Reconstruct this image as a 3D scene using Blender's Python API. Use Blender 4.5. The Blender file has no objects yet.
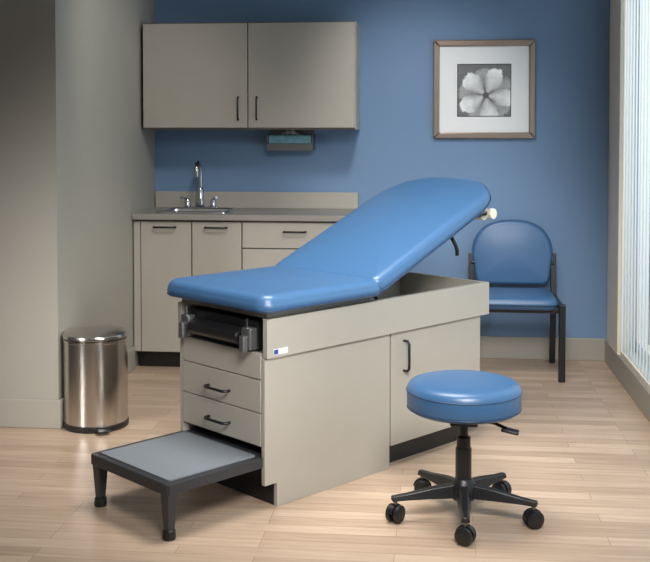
import bpy, bmesh, math, random
from mathutils import Vector, Matrix
random.seed(4)
sc = bpy.context.scene
sc.view_settings.view_transform = 'Standard'
PI = math.pi

# ---------------------------------------------------------------- materials
def lin(c):
    r = []
    for v in c:
        v = v/255.0
        r.append(v/12.92 if v <= .04045 else ((v+.055)/1.055)**2.4)
    return (r[0], r[1], r[2], 1)

def mat(name, col, rough=.5, metal=0, spec=.5, bump=0, bscale=200, var=0, vscale=3, emit=0, coat=0):
    m = bpy.data.materials.new(name); m.use_nodes = True
    nt = m.node_tree; b = nt.nodes['Principled BSDF']
    b.inputs['Base Color'].default_value = lin(col)
    b.inputs['Roughness'].default_value = rough
    b.inputs['Metallic'].default_value = metal
    b.inputs['Specular IOR Level'].default_value = spec
    b.inputs['Coat Weight'].default_value = coat
    b.inputs['Coat Roughness'].default_value = .3
    tc = nt.nodes.new('ShaderNodeTexCoord')
    if bump:
        n = nt.nodes.new('ShaderNodeTexNoise'); n.inputs['Scale'].default_value = bscale
        n.inputs['Detail'].default_value = 3
        nt.links.new(tc.outputs['Object'], n.inputs['Vector'])
        bp = nt.nodes.new('ShaderNodeBump'); bp.inputs['Strength'].default_value = bump
        bp.inputs['Distance'].default_value = .002
        nt.links.new(n.outputs['Fac'], bp.inputs['Height'])
        nt.links.new(bp.outputs['Normal'], b.inputs['Normal'])
    if var:
        n = nt.nodes.new('ShaderNodeTexNoise'); n.inputs['Scale'].default_value = vscale
        nt.links.new(tc.outputs['Object'], n.inputs['Vector'])
        mx = nt.nodes.new('ShaderNodeMix'); mx.data_type = 'RGBA'
        c = lin(col)
        mx.inputs['A'].default_value = tuple(v*(1-var) for v in c[:3])+(1,)
        mx.inputs['B'].default_value = tuple(min(1, v*(1+var)) for v in c[:3])+(1,)
        nt.links.new(n.outputs['Fac'], mx.inputs['Factor'])
        nt.links.new(mx.outputs['Result'], b.inputs['Base Color'])
    return m

M_blue_wall = mat('blue_paint', (111, 140, 174), .6, bump=.08, bscale=400, var=.02)
M_gray_wall = mat('taupe_paint', (162, 158, 147), .6, bump=.08, bscale=400, var=.02)
M_ceil = mat('ceiling_paint', (225, 222, 216), .8)
M_base = mat('vinyl_baseboard', (162, 157, 147), .5)
M_lam = mat('taupe_laminate', (171, 165, 154), .42, var=.03, vscale=9)
M_lamd = mat('taupe_edge_band', (108, 102, 94), .5)
M_counter = mat('counter_laminate', (146, 141, 134), .35, var=.06, vscale=120)
M_vinyl = mat('blue_vinyl', (60, 98, 138), .35, bump=.15, bscale=350, coat=.15)
M_seam = mat('blue_vinyl_seam', (38, 64, 96), .4)
M_black = mat('black_plastic', (26, 26, 28), .4)
M_blackm = mat('black_metal', (22, 22, 24), .35)
M_char = mat('charcoal_steel', (48, 50, 54), .42)
M_matt = mat('grey_rubber_mat', (124, 130, 136), .6, bump=.5, bscale=260, var=.08, vscale=150)
M_steel = mat('brushed_steel', (205, 200, 194), .2, metal=1, var=.04, vscale=20)
M_chrome = mat('chrome', (190, 190, 193), .14, metal=1)
M_sink = mat('sink_steel', (185, 186, 188), .28, metal=1)
M_frame = mat('bronze_frame', (146, 130, 118), .32, metal=.7)
M_white = mat('white_mat_board', (238, 238, 238), .7)
M_paper = mat('paper_roll', (238, 228, 208), .8)
M_cream = mat('cream_casing', (226, 216, 202), .5)
M_teal = mat('tissue_carton', (112, 160, 176), .6, var=.35, vscale=60)
M_labelb = mat('label_blue', (40, 70, 140), .5)
M_metalg = mat('grey_metal', (120, 121, 122), .35, metal=.7)

# floor planks
def floor_mat():
    m = bpy.data.materials.new('maple_planks'); m.use_nodes = True
    nt = m.node_tree; b = nt.nodes['Principled BSDF']; L = nt.links
    tc = nt.nodes.new('ShaderNodeTexCoord')
    br = nt.nodes.new('ShaderNodeTexBrick')
    br.inputs['Color1'].default_value = lin((206, 182, 159)); br.inputs['Color2'].default_value = lin((182, 157, 135))
    br.inputs['Mortar'].default_value = lin((150, 125, 105))
    br.inputs['Scale'].default_value = 1
    br.inputs['Brick Width'].default_value = .72; br.inputs['Row Height'].default_value = .072
    br.inputs['Mortar Size'].default_value = .001; br.inputs['Bias'].default_value = -.1
    br.offset = .37; br.offset_frequency = 3
    L.new(tc.outputs['Object'], br.inputs['Vector'])
    mp = nt.nodes.new('ShaderNodeMapping'); mp.inputs['Scale'].default_value = (1.6, 22, 1)
    L.new(tc.outputs['Object'], mp.inputs['Vector'])
    n = nt.nodes.new('ShaderNodeTexNoise'); n.inputs['Scale'].default_value = 2.2; n.inputs['Detail'].default_value = 7
    n.inputs['Distortion'].default_value = .6
    L.new(mp.outputs['Vector'], n.inputs['Vector'])
    cr = nt.nodes.new('ShaderNodeValToRGB')
    cr.color_ramp.elements[0].position = .3; cr.color_ramp.elements[0].color = (.76, .72, .68, 1)
    cr.color_ramp.elements[1].position = .7; cr.color_ramp.elements[1].color = (1.0, 1.0, 1.0, 1)
    L.new(n.outputs['Fac'], cr.inputs['Fac'])
    mx = nt.nodes.new('ShaderNodeMix'); mx.data_type = 'RGBA'; mx.blend_type = 'MULTIPLY'
    mx.inputs['Factor'].default_value = .85
    L.new(br.outputs['Color'], mx.inputs['A']); L.new(cr.outputs['Color'], mx.inputs['B'])
    L.new(mx.outputs['Result'], b.inputs['Base Color'])
    b.inputs['Roughness'].default_value = .34
    b.inputs['Specular IOR Level'].default_value = .4
    return m
M_floor = floor_mat()

def blind_mat():
    m = bpy.data.materials.new('blind_fabric'); m.use_nodes = True
    nt = m.node_tree; out = nt.nodes['Material Output']
    for n in list(nt.nodes):
        if n != out: nt.nodes.remove(n)
    d = nt.nodes.new('ShaderNodeBsdfDiffuse'); d.inputs['Color'].default_value = lin((214, 224, 230))
    t = nt.nodes.new('ShaderNodeBsdfTranslucent'); t.inputs['Color'].default_value = lin((212, 226, 233))
    x = nt.nodes.new('ShaderNodeMixShader'); x.inputs[0].default_value = .65
    nt.links.new(d.outputs[0], x.inputs[1]); nt.links.new(t.outputs[0], x.inputs[2]); nt.links.new(x.outputs[0], out.inputs[0])
    return m
M_blind = blind_mat()

def flower_mat():
    m = bpy.data.materials.new('flower_print'); m.use_nodes = True
    nt = m.node_tree; b = nt.nodes['Principled BSDF']; L = nt.links
    tc = nt.nodes.new('ShaderNodeTexCoord'); sp = nt.nodes.new('ShaderNodeSeparateXYZ')
    L.new(tc.outputs['Object'], sp.inputs[0])
    def mm(op, a, c=None, clamp=False):
        n = nt.nodes.new('ShaderNodeMath'); n.operation = op; n.use_clamp = clamp
        for i, v in enumerate((a, c)):
            if v is None: continue
            if isinstance(v, (int, float)): n.inputs[i].default_value = v
            else: L.new(v, n.inputs[i])
        return n.outputs[0]
    x = mm('SUBTRACT', sp.outputs['X'], .01); z = mm('ADD', sp.outputs['Z'], .03)
    r = mm('SQRT', mm('ADD', mm('MULTIPLY', x, x), mm('MULTIPLY', z, z)))
    th = mm('ARCTAN2', z, x)
    def mix(a, bb, f):
        return mm('ADD', mm('MULTIPLY', a, mm('SUBTRACT', 1.0, f)), mm('MULTIPLY', bb, f))
    vn = nt.nodes.new('ShaderNodeTexNoise'); vn.inputs['Scale'].default_value = 22; vn.inputs['Detail'].default_value = 4
    L.new(tc.outputs['Object'], vn.inputs['Vector'])
    noise = mm('SUBTRACT', vn.outputs['Fac'], .5)
    def layer(ph, r0, r1, pw, lo):
        c = mm('ABSOLUTE', mm('COSINE', mm('ADD', mm('MULTIPLY', th, 2.5), ph)))
        e = mm('ADD', mm('ADD', r0, mm('MULTIPLY', mm('POWER', c, pw), r1)), mm('MULTIPLY', noise, .06))
        mask = mm('MULTIPLY', mm('SUBTRACT', e, r), 90, True)
        vein = mm('MULTIPLY', mm('ABSOLUTE', mm('SINE', mm('MULTIPLY', th, 31))), .14)
        fold = mm('MULTIPLY', noise, .5)
        sh = mm('ADD', mm('ADD', mm('MULTIPLY', mm('POWER', c, .9), .5), mm('MULTIPLY', r, 2.8)), mm('ADD', fold, lo))
        return mask, mm('SUBTRACT', sh, vein)
    m0, s0 = layer(1.9, .09, .08, .5, -.05)
    m1, s1 = layer(.35, .035, .14, .5, .05)
    base = mm('ADD', .10, mm('MULTIPLY', vn.outputs['Fac'], .12))
    v = mix(base, mm('MULTIPLY', s0, .5), m0)
    v = mix(v, s1, m1)
    cm = mm('MULTIPLY', mm('SUBTRACT', .024, r), 120, True)
    spk = mm('MULTIPLY', mm('ABSOLUTE', mm('SINE', mm('MULTIPLY', th, 7))), .14)
    v = mix(v, spk, cm)
    cb = nt.nodes.new('ShaderNodeCombineColor')
    for i in range(3): L.new(v, cb.inputs[i])
    L.new(cb.outputs[0], b.inputs['Base Color']); b.inputs['Roughness'].default_value = .4
    return m
M_flower = flower_mat()

# ---------------------------------------------------------------- helpers
def empty(name, loc=(0, 0, 0), rz=0):
    e = bpy.data.objects.new(name, None); sc.collection.objects.link(e)
    e.location = loc; e.rotation_euler = (0, 0, rz); e.empty_display_size = .1
    return e

def finish(name, bm, m, parent=None, loc=(0, 0, 0), rot=(0, 0, 0), smooth=False, bevel=0, seg=2):
    bmesh.ops.recalc_face_normals(bm, faces=bm.faces)
    me = bpy.data.meshes.new(name); bm.to_mesh(me); bm.free()
    if smooth:
        for p in me.polygons: p.use_smooth = True
    me.materials.append(m)
    o = bpy.data.objects.new(name, me); sc.collection.objects.link(o)
    o.location = loc; o.rotation_euler = rot
    if parent: o.parent = parent
    if bevel:
        md = o.modifiers.new('bevel', 'BEVEL'); md.width = bevel; md.segments = seg; md.limit_method = 'ANGLE'
    return o

def box(name, x0, x1, y0, y1, z0, z1, m, parent=None, bevel=0, rot=(0, 0, 0), pivot=None):
    bm = bmesh.new(); bmesh.ops.create_cube(bm, size=1)
    c = Vector(((x0+x1)/2, (y0+y1)/2, (z0+z1)/2))
    s = (abs(x1-x0), abs(y1-y0), abs(z1-z0))
    if pivot is None: pv = c
    else: pv = Vector(pivot)
    for v in bm.verts:
        v.co = Vector((v.co.x*s[0], v.co.y*s[1], v.co.z*s[2])) + c - pv
    return finish(name, bm, m, parent, pv, rot, bevel=bevel)

def prism(name, pts, a0, a1, m, parent=None, axis='z', loc=(0, 0, 0), rot=(0, 0, 0), bevel=0, smooth=False):
    bm = bmesh.new()
    def P(p, h):
        if axis == 'z': return (p[0], p[1], h)
        if axis == 'y': return (p[0], h, p[1])
        return (h, p[0], p[1])
    lo = [bm.verts.new(P(p, a0)) for p in pts]; hi = [bm.verts.new(P(p, a1)) for p in pts]
    n = len(pts)
    bm.faces.new(lo); bm.faces.new(hi)
    for i in range(n):
        bm.faces.new((lo[i], lo[(i+1) % n], hi[(i+1) % n], hi[i]))
    return finish(name, bm, m, parent, loc, rot, bevel=bevel, smooth=smooth)

def tube(name, pts, r, m, parent=None, loc=(0, 0, 0), rot=(0, 0, 0), smooth_curve=False, cyclic=False):
    cu = bpy.data.curves.new(name, 'CURVE'); cu.dimensions = '3D'
    cu.bevel_depth = r; cu.bevel_resolution = 4; cu.use_fill_caps = True
    if smooth_curve:
        s = cu.splines.new('BEZIER'); s.bezier_points.add(len(pts)-1)
        for b, p in zip(s.bezier_points, pts):
            b.co = p; b.handle_left_type = b.handle_right_type = 'AUTO'
    else:
        s = cu.splines.new('POLY'); s.points.add(len(pts)-1)
        for b, p in zip(s.points, pts): b.co = (*p, 1)
    s.use_cyclic_u = cyclic
    cu.materials.append(m)
    o = bpy.data.objects.new(name, cu); sc.collection.objects.link(o)
    o.location = loc; o.rotation_euler = rot
    if parent: o.parent = parent
    return o

def lathe(name, prof, m, parent=None, loc=(0, 0, 0), rot=(0, 0, 0), n=64, smooth=True):
    bm = bmesh.new(); rings = []
    for r, z in prof:
        if r < 1e-6: rings.append([bm.verts.new((0, 0, z))])
        else: rings.append([bm.verts.new((r*math.cos(2*PI*i/n), r*math.sin(2*PI*i/n), z)) for i in range(n)])
    for a, b in zip(rings[:-1], rings[1:]):
        for i in range(n):
            j = (i+1) % n
            if len(a) == 1 and len(b) == 1: continue
            if len(a) == 1: bm.faces.new((a[0], b[i], b[j]))
            elif len(b) == 1: bm.faces.new((a[i], a[j], b[0]))
            else: bm.faces.new((a[i], a[j], b[j], b[i]))
    o = finish(name, bm, m, parent, loc, rot, smooth=smooth)
    if smooth:
        md = o.modifiers.new('es', 'EDGE_SPLIT'); md.split_angle = math.radians(38)
    return o

def densify(pts, step=.05):
    out = []
    for i in range(len(pts)):
        a = pts[i]; b = pts[(i+1) % len(pts)]
        d = math.hypot(b[0]-a[0], b[1]-a[1])
        if d < 1e-5: continue
        k = max(1, int(d/step))
        for j in range(k):
            out.append((a[0]+(b[0]-a[0])*j/k, a[1]+(b[1]-a[1])*j/k))
    return out

def rrect(x0, x1, y0, y1, rs, n=8, edge=6):
    if not isinstance(rs, (list, tuple)): rs = [rs]*4
    cs = [(x1, y0, -PI/2, rs[0], -1, 1), (x1, y1, 0, rs[1], -1, -1), (x0, y1, PI/2, rs[2], 1, -1), (x0, y0, PI, rs[3], 1, 1)]
    arcs = []
    for cx, cy, a0, r, sx, sy in cs:
        arcs.append([(cx+sx*r+r*math.cos(a0+PI/2*i/n), cy+sy*r+r*math.sin(a0+PI/2*i/n)) for i in range(n+1)])
    return densify(sum(arcs, []))

def pad(name, out, t, crown, m, parent=None, loc=(0, 0, 0), rot=(0, 0, 0), soft=.03, both=False, seam=None):
    n = len(out)
    cx = (min(p[0] for p in out)+max(p[0] for p in out))/2; cy = (min(p[1] for p in out)+max(p[1] for p in out))/2
    nor = []
    for i in range(n):
        a = out[i-1]; b = out[(i+1) % n]
        tx, ty = b[0]-a[0], b[1]-a[1]; l = math.hypot(tx, ty); nor.append((ty/l, -tx/l))
    lay = []
    if both:
        lay += [(soft*(1-math.sin(a)), soft*(1-math.cos(a))) for a in [0, PI/8, PI/4, 3*PI/8, PI/2]]
    else:
        lay += [(.016, 0), (.006, .002), (.001, .009)]
    lay += [(-.003, t*.42)]
    lay += [(soft*(1-math.cos(a)), t-soft*(1-math.sin(a))) for a in [0, PI/10, PI/5, 3*PI/10, 4*PI/10, PI/2]]
    bm = bmesh.new(); rings = []
    for ins, z in lay:
        rings.append([bm.verts.new((p[0]-q[0]*ins, p[1]-q[1]*ins, z)) for p, q in zip(out, nor)])
    base = [(p[0]-q[0]*soft, p[1]-q[1]*soft) for p, q in zip(out, nor)]
    for s in (.94, .86, .74, .58, .38, .18):
        z = t+crown*(1-s**2.2)
        rings.append([bm.verts.new((cx+(p[0]-cx)*s, cy+(p[1]-cy)*s, z)) for p in base])
    for a, b in zip(rings[:-1], rings[1:]):
        for i in range(n):
            j = (i+1) % n; bm.faces.new((a[i], a[j], b[j], b[i]))
    bm.faces.new(rings[-1])
    bm.faces.new(rings[0])
    o = finish(name, bm, m, parent, loc, rot, smooth=True)
    if seam is not None:
        tube(name+'_welt', [(p[0]+q[0]*.001, p[1]+q[1]*.001, seam) for p, q in zip(out, nor)], .0028, M_seam, parent, loc, rot, cyclic=True)
    return o

def bow(name, c, along, out, L, m, parent, r=.0055, proj=.03):
    c = Vector(c); a = Vector(along); o = Vector(out)
    h = L/2
    pts = [c-a*h, c-a*h+o*proj*.7, c-a*h*.8+o*proj, c+a*h*.8+o*proj, c+a*h+o*proj*.7, c+a*h]
    return tube(name, [tuple(p) for p in pts], r, m, parent)

# ---------------------------------------------------------------- room
XL, XR, YB, YP, ZC = -1.738, 1.035, 6.37, 4.66, 2.75
box('floor', -4.2, 1.6, -2.0, YB+.1, -.05, 0, M_floor)
box('ceiling', -4.2, 1.6, -2.0, YB+.1, ZC, ZC+.05, M_ceil)
box('wall_back', XL-.1, XR+.2, YB, YB+.1, 0, ZC, M_blue_wall)
box('wall_left', XL-2.45, XL, YP, YB, 0, ZC, M_gray_wall)
wr = empty('wall_right', (XR, 3, 0))
def wr_box(n, y0, y1, z0, z1): box(n, 0, .15, y0-3, y1-3, z0, z1, M_cream, wr)
wr_box('sill_section', -2, YB, 0, .16)
wr_box('head_section', -2, YB, 2.5, ZC)
wr_box('pier_far', 5.9, YB, .16, 2.5)
wr_box('pier_near', -2, 2.4, .16, 2.5)
bh = .135
box('baseboard_back', -.44, XR-.012, YB-.014, YB, 0, bh, M_base, bevel=.004)
box('baseboard_left', XL, XL+.014, YP, 5.86, 0, bh, M_base, bevel=.004)
box('baseboard_partition', XL-2.45, XL+.014, YP-.014, YP, 0, bh, M_base, bevel=.004)
box('baseboard_right', XR-.014, XR, -2, YB, 0, bh, M_base, bevel=.004)
box('trim_1', XR-.02, XR, 5.9, 6.20, bh, 2.6, M_cream, bevel=.004)
# window
w = empty('window_1', (XR+.08, 4.15, 0))
for i in range(5):
    y = -1.75+i*.875
    box('mullion_%d' % i, .0, .05, y-.03, y+.03, .16, 2.5, M_cream, w)
box('rail_bottom', .0, .05, -1.75, 1.75, .16, .22, M_cream, w)
box('rail_top', .0, .05, -1.75, 1.75, 2.44, 2.5, M_cream, w)
# vertical blinds
bm = bmesh.new()
y = 5.85; x0 = XR+.005
while y > 2.4:
    ang = math.radians(5)
    hw = .044; dx = math.sin(ang)*hw; dy = math.cos(ang)*hw
    prev = None
    for k in range(7):
        f = -1+2*k/6
        bx = .004*(1-f*f)
        px, py = x0+f*dx-bx*math.cos(ang), y+f*dy+bx*math.sin(ang)
        cur = (bm.verts.new((px, py, .17)), bm.verts.new((px, py, 2.47)))
        if prev: bm.faces.new((prev[0], cur[0], cur[1], prev[1]))
        prev = cur
    y -= .080
bl = finish('vertical_blinds', bm, M_blind, smooth=True)

# ---------------------------------------------------------------- upper cabinet
uc = empty('wall_cabinet', (-1.088, 6.20, 1.39))
X0, X1 = -.630, .630
box('carcass', X0, X1, -.15, .168, .0, .63, M_lamd, uc, .002)
box('side_panel', X1-.001, X1+.004, -.15, .168, 0, .63, M_lam, uc)
box('door_left', X0+.003, -.0035, -.172, -.152, .012, .622, M_lam, uc, .0015)
box('door_right', .0035, X1-.003, -.172, -.152, .012, .622, M_lam, uc, .0015)
bow('handle_left', (-.055, -.172, .125), (0, 0, 1), (0, -1, 0), .13, M_blackm, uc)
bow('handle_right', (.055, -.172, .125), (0, 0, 1), (0, -1, 0), .13, M_blackm, uc)

# tissue dispenser
td = empty('tissue_box_dispenser', (-.870, 6.285, 1.262))
box('back_plate', -.14, .14, .07, .085, 0, .128, M_metalg, td, .003)
box('tray_bottom', -.14, .14, -.05, .07, 0, .006, M_metalg, td, .002)
box('tray_front', -.14, .14, -.056, -.05, 0, .045, M_metalg, td, .002)
box('tray_end_a', -.14, -.134, -.05, .07, 0, .10, M_metalg, td, .002)
box('tray_end_b', .134, .14, -.05, .07, 0, .10, M_metalg, td, .002)
box('carton', -.13, .13, -.045, .065, .008, .095, M_teal, td, .003)
bm = bmesh.new(); g = []
for i in range(13):
    row = []
    for j in range(5):
        row.append(bm.verts.new((-.07+.14*i/12, -.03+.03*j/4+.008*math.sin(i*1.7), .095+.022*math.sin(PI*i/12)*(j/4+.3)+.004*math.sin(i*2.3+j))))
    g.append(row)
for i in range(12):
    for j in range(4): bm.faces.new((g[i][j], g[i+1][j], g[i+1][j+1], g[i][j+1]))
finish('tissue', bm, M_white, td, smooth=True)

# ---------------------------------------------------------------- base cabinet with counter
BX = -1.094
bc = empty('base_cabinet', (BX, 6.07, 0))
CF = -.185
box('carcass', -.63, .62, CF, .297, .10, .74, M_lamd, bc, .002)
box('carcass_rail', -.63, .62, CF, CF+.02, .74, .868, M_lamd, bc)
box('end_panel', .62, .625, CF, .297, .0, .868, M_lam, bc)
box('toe_kick', -.63, .61, CF+.06, .28, 0, .10, M_black, bc)
fy0, fy1 = CF-.022, CF-.002
box('door_1', -.592, -.297, fy0, fy1, .105, .86, M_lam, bc, .0015)
box('filler', -.636, -.597, fy0, fy1, .105, .86, M_lam, bc, .0015)
box('door_2', -.290, -.004, fy0, fy1, .105, .86, M_lam, bc, .0015)
box('drawer_1', .003, .618, fy0, fy1, .715, .86, M_lam, bc, .0015)
box('drawer_2', .003, .618, fy0, fy1, .415, .708, M_lam, bc, .0015)
box('drawer_3', .003, .618, fy0, fy1, .105, .408, M_lam, bc, .0015)
for i, (cx, cz) in enumerate([(-.450, .83), (-.150, .83), (.305, .81), (.305, .60), (.305, .30)]):
    bow('handle_%d' % i, (cx, fy0, cz), (1, 0, 0), (0, -1, 0), .125, M_blackm, bc)
sx0, sx1, sy0, sy1 = -.530, -.090, -.145, .17
zt0, zt1 = .872, .905
box('counter_front', -.638, .630, CF-.045, sy0+.02, zt0, zt1, M_counter, bc, .003)
box('counter_back', -.638, .630, sy1-.02, .297, zt0, zt1, M_counter, bc)
box('counter_left', -.638, sx0+.02, sy0+.02, sy1-.02, zt0, zt1, M_counter, bc)
box('counter_right', sx1-.02, .630, sy0+.02, sy1-.02, zt0, zt1, M_counter, bc)
box('backsplash', -.638, .630, .275, .297, zt1, 1.005, M_lam, bc, .003)
# sink
sk = empty('sink', (BX+(sx0+sx1)/2, 6.07+(sy0+sy1)/2, zt1))
hw, hd = .22, (sy1-sy0)/2
bm = bmesh.new()
def rr(x, yv, r):
    o = []
    for cx, cy, a0 in ((x-r, -yv+r, -PI/2), (x-r, yv-r, 0), (-x+r, yv-r, PI/2), (-x+r, -yv+r, PI)):
        for i in range(7): o.append((cx+r*math.cos(a0+PI/2*i/6), cy+r*math.sin(a0+PI/2*i/6)))
    return o
def ring(x, yv, r, z):
    return [bm.verts.new((p[0], p[1], z)) for p in rr(x, yv, r)]
R = [ring(hw, hd, .04, .001), ring(hw-.004, hd-.004, .038, .011), ring(hw-.025, hd-.025, .045, .010), ring(hw-.03, hd-.03, .045, 0), ring(hw-.04, hd-.04, .05, -.11), ring(hw-.07, hd-.07, .04, -.13)]
for a, b in zip(R[:-1], R[1:]):
    for i in range(len(a)):
        j = (i+1) % len(a); bm.faces.new((a[i], a[j], b[j], b[i]))
bm.faces.new(R[-1])
finish('basin', bm, M_sink, sk, smooth=True)
fc = empty('faucet', (-1.428, 6.27, .905))
lathe('base_plate', [(0, .0), (.034, 0), (.034, .014), (.024, .024), (.0, .024)], M_chrome, fc)
box('deck_plate', -.11, .11, -.028, .028, 0, .014, M_chrome, fc, .006)
lathe('column', [(0, .01), (.021, .01), (.021, .12), (.015, .13), (0, .13)], M_chrome, fc)
gp = [(0, 0, .10), (0, 0, .215)]
for i in range(1, 11):
    a = PI*i/10
    gp.append((.0, -.05+.05*math.cos(a), .235+.05*math.sin(a)))
gp.append((0, -.10, .20))
tube('gooseneck', gp, .014, M_chrome, fc)
for s in (-1, 1):
    lathe('valve', [(0, 0), (.02, 0), (.018, .04), (.012, .05), (0, .05)], M_chrome, fc, (s*.08, 0, .01))
    tube('lever', [(s*.08, 0, .058), (s*.09, -.02, .063), (s*.11, -.05, .072)], .007, M_chrome, fc)

# ---------------------------------------------------------------- picture
pf = empty('framed_flower_picture', (.296, YB, 1.633))
fw, fh, ft = .305, .297, .038
for nm, pts in (('top', [(-fw, fh), (fw, fh), (fw-ft, fh-ft), (-fw+ft, fh-ft)]), ('bottom', [(-fw, -fh), (fw, -fh), (fw-ft, -fh+ft), (-fw+ft, -fh+ft)]),
                ('left', [(-fw, -fh), (-fw, fh), (-fw+ft, fh-ft), (-fw+ft, -fh+ft)]), ('right', [(fw, -fh), (fw, fh), (fw-ft, fh-ft), (fw-ft, -fh+ft)])):
    prism('moulding_'+nm, pts, -.03, -.001, M_frame, pf, axis='y', bevel=.006)
box('mat_board', -fw+.03, fw-.03, -.014, -.002, -fh+.03, fh-.03, M_white, pf)
box('print_border', -.161, .161, -.0155, -.014, -.165, .153, M_black, pf)
box('print', -.156, .156, -.0175, -.0155, -.160, .148, M_flower, pf)

# ---------------------------------------------------------------- exam table
TO = (-.612, 3.722, 0)
et = empty('exam_table', TO, math.radians(50.3))
W = .515
prism('side_panel_near', [(.06, 0), (.677, 0), (.677, .558), (0, .558), (0, .09), (.06, .09)], 0, .019, M_lam, et, axis='y', bevel=.0012)
prism('side_panel_far', [(.06, 0), (1.285, 0), (1.285, .558), (0, .558), (0, .09), (.06, .09)], W-.019, W, M_lam, et, axis='y', bevel=.0012)
box('toe_front', .062, .08, .019, W-.019, 0, .222, M_black, et)
box('cabinet_body', .686, 1.285, .022, W-.02, .09, .557, M_lamd, et)
box('cabinet_door', .687, 1.283, .0, .02, .092, .556, M_lam, et, .0015)
box('toe_kick', .69, 1.23, .05, W-.03, 0, .09, M_black, et)
box('drawer_carcass', .02, .67, .02, W-.02, .225, .575, M_lamd, et)
box('drawer_front_1', -.002, .018, .022, W-.022, .356, .476, M_lam, et, .0015)
box('drawer_front_2', -.002, .018, .022, W-.022, .232, .352, M_lam, et, .0015)
box('fascia', -.002, .018, .022, W-.022, .480, .575, M_lam, et, .0015)
bow('drawer_handle_1', (-.002, .262, .408), (0, 1, 0), (-1, 0, 0), .125, M_blackm, et)
bow('drawer_handle_2', (-.002, .262, .286), (0, 1, 0), (-1, 0, 0), .125, M_blackm, et)
bow('door_handle', (.765, .0, .455), (0, 0, 1), (0, -1, 0), .125, M_blackm, et)
box('tray_side_near', 0, 1.33, -.014, .010, .560, .705, M_lam, et, .0015)
box('tray_side_far', 0, 1.33, W-.010, W+.014, .560, .705, M_lam, et, .0015)
box('tray_end', 1.306, 1.33, .010, W-.010, .560, .705, M_lam, et, .0015)
box('tray_floor', .30, 1.306, .010, W-.010, .560, .572, M_lam, et)
box('tray_partition', .30, .318, .010, W-.010, .572, .700, M_black, et)
box('seat_deck', 0.01, .56, .0, W, .706, .728, M_lamd, et, .002)
box('label', .03, .10, -.0155, -.014, .571, .592, M_white, et)
box('label_mark', .032, .052, -.0165, -.0155, .573, .590, M_labelb, et)
box('stirrup_housing', .01, .29, .05, W-.05, .580, .690, M_black, et, .004)
for i, vv in enumerate((.075, .445)):
    box('stirrup_bracket_%d' % i, -.03, .01, vv-.026, vv+.026, .585, .668, M_metalg, et, .008)
    box('stirrup_arm_%d' % i, -.05, -.025, vv-.014, vv+.014, .578, .64, M_metalg, et, .006)
    tube('stirrup_pin_%d' % i, [(-.02, vv, .665), (-.02, vv, .700)], .006, M_chrome, et)
prism('foot_rest_bar', [(-.028, .600), (-.045, .615), (-.045, .642), (-.01, .66), (.0, .66), (.0, .600)], .11, .41, M_black, et, axis='y', bevel=.006)
# upholstery
po = rrect(-.042, .590, -.05, .588, [.045, .045, .075, .06])
pad('seat_cushion', po, .067, .010, M_vinyl, et, (0, 0, .730), soft=.034, seam=.010)
vc, hv = .269, .319
bo = []
for i in range(0, 49):
    a = -PI/2+PI*i/48
    c, s = math.cos(a), math.sin(a)
    bo.append((.67+.298*abs(c)**(2/2.3), vc+hv*math.copysign(abs(s)**(2/2.9), s)))
rc = .045
for i in range(0, 9):
    a = PI/2+PI/2*i/8
    bo.append((rc+rc*math.cos(a), vc+hv-rc+rc*math.sin(a)))
for i in range(0, 9):
    a = PI+PI/2*i/8
    bo.append((rc+rc*math.cos(a), vc-hv+rc+rc*math.sin(a)))
bo = densify(bo)
phi = math.radians(23.2)
RB = (0, -phi, 0); LB = (.560, 0, .731)
pad('back_cushion', bo, .068, .010, M_vinyl, et, LB, RB, soft=.034, seam=.010)
prism('back_board', rrect(.03, .76, .0, W, .03), -.014, -.001, M_black, et, loc=LB, rot=RB)
def onback(s, v, h):
    return (LB[0]+s*math.cos(phi)-h*math.sin(phi), v, LB[2]+s*math.sin(phi)+h*math.cos(phi))
p = onback(.825, 0, -.045)
tube('paper_roll', [(p[0], .02, p[2]), (p[0], .49, p[2])], .032, M_paper, et)
tube('paper_roll_spindle', [(p[0], -.015, p[2]), (p[0], .53, p[2])], .011, M_paper, et)
tube('paper_roll_knob', [(p[0], -.032, p[2]), (p[0], -.012, p[2])], .024, M_paper, et)
for vv in (.0, .515):
    q = onback(.74, 0, -.008)
    tube('roll_bracket', [(q[0]-.03, vv, q[2]-.012), (q[0]+.02, vv, q[2]-.01), (p[0], vv, p[2])], .006, M_blackm, et)
a0 = onback(.57, .03, -.012)
tube('release_lever', [a0, (a0[0]-.005, .0, a0[2]-.03), (a0[0]+.01, -.012, a0[2]-.075), (a0[0]+.012, -.012, a0[2]-.10)], .0085, M_blackm, et, smooth_curve=True)
for vv in (.14, .38):
    q = onback(.14, vv, -.012)
    tube('prop_arm', [q, (.80, vv, .58)], .008, M_blackm, et)

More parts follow.
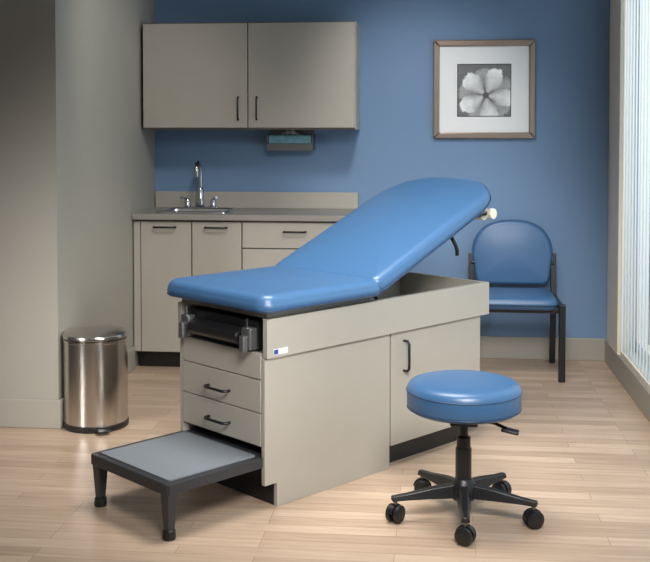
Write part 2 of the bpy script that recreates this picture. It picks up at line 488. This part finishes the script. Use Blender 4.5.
# ---------------------------------------------------------------- pull-out step
st = empty('step_stool', TO, math.radians(50.3))
u0, u1, v0, v1 = -.430, .055, .006, .493
prism('deck_frame', [(u0+.01, v0), (-.004, v0), (-.004, .03), (u1, .03), (u1, .485), (-.004, .485), (-.004, v1), (u0+.01, v1), (u0, v1-.01), (u0, v0+.01)], .157, .196, M_char, st, bevel=.003)
prism('tread_mat', rrect(u0+.028, -.012, v0+.028, v1-.028, .012), .196, .200, M_matt, st)
for i, (uu, vv) in enumerate(((u0+.025, v0+.025), (u0+.03, v1-.025))):
    bm = bmesh.new()
    lo = [bm.verts.new((uu+a*.014, vv+b*.014, .03)) for a, b in ((-1, -1), (1, -1), (1, 1), (-1, 1))]
    hi = [bm.verts.new((uu+a*.022, vv+b*.022, .16)) for a, b in ((-1, -1), (1, -1), (1, 1), (-1, 1))]
    bm.faces.new(lo); bm.faces.new(hi)
    for k in range(4): bm.faces.new((lo[k], lo[(k+1) % 4], hi[(k+1) % 4], hi[k]))
    finish('leg_%d' % i, bm, M_char, st, bevel=.004)
    lathe('foot_%d' % i, [(0, 0), (.022, 0), (.024, .008), (.022, .03), (.015, .036), (0, .036)], M_black, st, (uu, vv, 0), n=24)

# ---------------------------------------------------------------- rolling stool
rs = empty('rolling_stool', (.108, 3.745, 0))
prof = [(0, .385), (.165, .385), (.188, .388), (.200, .397), (.2045, .41), (.2045, .43), (.2055, .455), (.202, .474), (.19, .487), (.165, .494), (.10, .498), (.0, .499)]
lathe('seat_cushion', prof, M_vinyl, rs, n=96)
for zz, rv in ((.400, .2025), (.460, .2045)):
    tube('seat_welt', [(rv*math.cos(2*PI*i/96), rv*math.sin(2*PI*i/96), zz) for i in range(96)], .0025, M_seam, rs, cyclic=True)
lathe('seat_plate', [(0, .37), (.12, .37), (.13, .385), (0, .385)], M_blackm, rs)
box('mechanism', -.05, .05, -.045, .045, .335, .372, M_blackm, rs, .008)
lathe('column', [(0, .07), (.029, .07), (.029, .25), (.025, .255), (.025, .29), (.016, .295), (.016, .36), (0, .36)], M_blackm, rs, n=32)
lathe('hub', [(0, .065), (.04, .065), (.05, .085), (.048, .115), (.03, .14), (0, .14)], M_black, rs, n=32)
tube('lever_rod', [(.04, 0, .355), (.11, -.03, .350), (.15, -.05, .338)], .006, M_blackm, rs)
box('lever_paddle', .13, .192, -.075, -.035, .326, .338, M_black, rs, .004, rot=(0, math.radians(10), math.radians(-8)))
for k in range(5):
    a = math.radians(-90+72*k)
    bm = bmesh.new()
    secs = [(.02, .028, .075, .125), (.12, .024, .078, .115), (.21, .018, .078, .100), (.268, .016, .076, .094)]
    rings = []
    for r, hwid, zl, zh in secs:
        rings.append([bm.verts.new(c) for c in ((r, -hwid, zl), (r, hwid, zl), (r, hwid*.6, zh), (r, -hwid*.6, zh))])
    for A, B in zip(rings[:-1], rings[1:]):
        for i in range(4): bm.faces.new((A[i], A[(i+1) % 4], B[(i+1) % 4], B[i]))
    bm.faces.new(rings[0]); bm.faces.new(rings[-1])
    finish('base_arm_%d' % k, bm, M_black, rs, rot=(0, 0, a), bevel=.004)
    cx, cy = .254*math.cos(a), .254*math.sin(a)
    th = a+random.uniform(-1, 1.4)
    ex = Vector((math.cos(th), math.sin(th), 0)); 
    tube('caster_stem_%d' % k, [(cx, cy, .05), (cx, cy, .09)], .007, M_metalg, rs)
    for s in (-1, 1):
        c = Vector((cx, cy, .031))+ex*s*.016
        lathe('caster_wheel_%d' % k, [(0, -.010), (.022, -.011), (.0305, -.007), (.031, 0), (.0305, .007), (.022, .011), (0, .010)], M_black, rs, tuple(c), (0, PI/2, th), n=28)
    hp = [(.035*math.cos(PI*i/10+.15), .031+.035*math.sin(PI*i/10+.15)) for i in range(11)]
    prism('caster_hood_%d' % k, hp+[(-.01, .035), (.01, .03)], -.006, .006, M_black, rs, axis='x', loc=(cx, cy, 0), rot=(0, 0, th))

# ---------------------------------------------------------------- side chair
ch = empty('guest_chair', (.462, 6.05, 0))
for s in (-1, 1):
    xx = s*.240
    box('front_leg', xx-.018, xx+.018, -.26, -.222, 0, .43, M_blackm, ch, .005)
    prism('rear_leg', [(.25, 0), (.218, 0), (.165, .40), (.205, .655), (.236, .655), (.199, .40)], xx-.017, xx+.017, M_blackm, ch, axis='x', bevel=.004)
    box('side_rail', xx-.014, xx+.014, -.245, .185, .385, .42, M_blackm, ch, .004)
    tube('back_mount', [(xx, .20, .60), (xx*.78, .195, .60)], .012, M_blackm, ch)
box('cross_rail_front', -.23, .23, -.225, -.20, .375, .40, M_blackm, ch, .003)
box('cross_rail_rear', -.23, .23, .14, .165, .375, .40, M_blackm, ch, .003)
pad('seat_cushion', rrect(-.219, .219, -.27, .16, [.06, .035, .035, .06]), .068, .012, M_vinyl, ch, (0, 0, .394), soft=.03, both=True, seam=.03)
co = []
for i in range(0, 41):
    a = PI*i/40
    c, s = math.cos(a), math.sin(a)
    co.append((.235*math.copysign(abs(c)**(2/2.5), c), .17+.21*abs(s)**(2/2.3)))
for q in ((-.218, .05), (-.21, .02), (-.19, .003), (-.16, -.002), (.16, -.002), (.19, .003), (.21, .02), (.218, .05)): co.append(q)
co = densify(co, .03)
pad('back_cushion', co, .05, .012, M_vinyl, ch, (0, .215, .470), (math.radians(90-7), 0, 0), soft=.023, both=True, seam=.024)

# ---------------------------------------------------------------- trash can
tr = empty('step_trash_can', (-1.584, 4.735, 0))
lathe('base_ring', [(0, 0), (.149, 0), (.152, .006), (.152, .026), (.148, .03), (0, .03)], M_black, tr)
lathe('body', [(0, .03), (.148, .03), (.148, .405), (.151, .408), (.151, .416), (.148, .418), (0, .418)], M_steel, tr, n=96)
lathe('lid', [(0, .421), (.147, .421), (.152, .424), (.153, .434), (.150, .441), (.135, .447), (.09, .455), (.04, .459), (0, .460)], M_steel, tr, n=96)
box('hinge', -.04, .04, .135, .158, .40, .44, M_black, tr, .004)
pd = box('pedal', -.03, .03, -.045, .0, .012, .022, M_black, tr, .004, rot=(0, 0, math.radians(35)))
pd.location = (.085, -.155, .017)

# ---------------------------------------------------------------- camera
cam = bpy.data.cameras.new('camera'); co_ = bpy.data.objects.new('camera', cam); sc.collection.objects.link(co_)
cam.sensor_fit = 'HORIZONTAL'; cam.sensor_width = 36
F = 1042.0
cam.lens = F/650*36
pitch = 2.0
co_.location = (0, 0, 1.40)
co_.rotation_euler = (math.radians(90-pitch), 0, math.radians(6.0))
pp_y = 128+F*math.tan(math.radians(pitch))
cam.shift_y = -(281-pp_y)/650
sc.camera = co_

# ---------------------------------------------------------------- lights
def area(name, loc, tgt, sx, sy, power, col=(1, 1, 1), spread=180):
    l = bpy.data.lights.new(name, 'AREA'); l.shape = 'RECTANGLE'; l.size = sx; l.size_y = sy; l.energy = power; l.color = col
    l.spread = math.radians(spread)
    o = bpy.data.objects.new(name, l); sc.collection.objects.link(o); o.location = loc
    d = Vector(tgt)-Vector(loc); o.rotation_euler = d.to_track_quat('-Z', 'Y').to_euler()
    return o
area('ceiling_softbox', (-.35, 4.0, 2.7), (-.35, 4.5, 0), 1.1, .9, 31, (1, .98, .95), 100)
area('front_softbox', (.3, 1.5, 2.5), (-.1, 4.45, .35), 1.1, .9, 18, (1, .98, .96), 58)
area('can_added_strip_left', (-3.0, 2.2, 1.0), (-1.58, 4.73, .3), .4, 1.2, 2.5, (1, .98, .96), 40)  # added unseen strip, gives the steel can a bright vertical highlight
area('can_added_strip_right', (.9, 1.6, 1.2), (-1.58, 4.73, .3), .3, 1.2, 1.2, (1, .98, .96), 22)  # second added strip, out of view, for the can's reflections
area('window_light', (XR+.9, 4.4, 1.6), (0, 4.4, 1.2), 3.2, 2.4, 78, (.9, .96, 1))
def spot(name, loc, tgt, power, ang, col=(1, 1, 1), blend=1, size=.15):
    l = bpy.data.lights.new(name, 'SPOT'); l.energy = power; l.spot_size = math.radians(ang); l.spot_blend = blend; l.color = col; l.shadow_soft_size = size
    o = bpy.data.objects.new(name, l); sc.collection.objects.link(o); o.location = loc
    d = Vector(tgt)-Vector(loc); o.rotation_euler = d.to_track_quat('-Z', 'Y').to_euler()
spot('wall_downlight', (-.15, 4.6, 2.68), (-.1, 6.37, 1.35), 110, 50, (1, .98, .96))
spot('alcove_downlight', (-.7, 4.4, 2.68), (-1.70, 5.6, 1.6), 72, 58, (1, .97, .93))
spot('chair_added_fill', (.45, 4.6, 2.68), (.48, 6.15, .5), 55, 34, (1, .98, .96))  # added fill spot that brightens the guest chair, not a room fixture
wd = bpy.data.worlds.new('world'); sc.world = wd; wd.use_nodes = True
wd.node_tree.nodes['Background'].inputs[0].default_value = (.85, .9, 1, 1)
wd.node_tree.nodes['Background'].inputs[1].default_value = .09
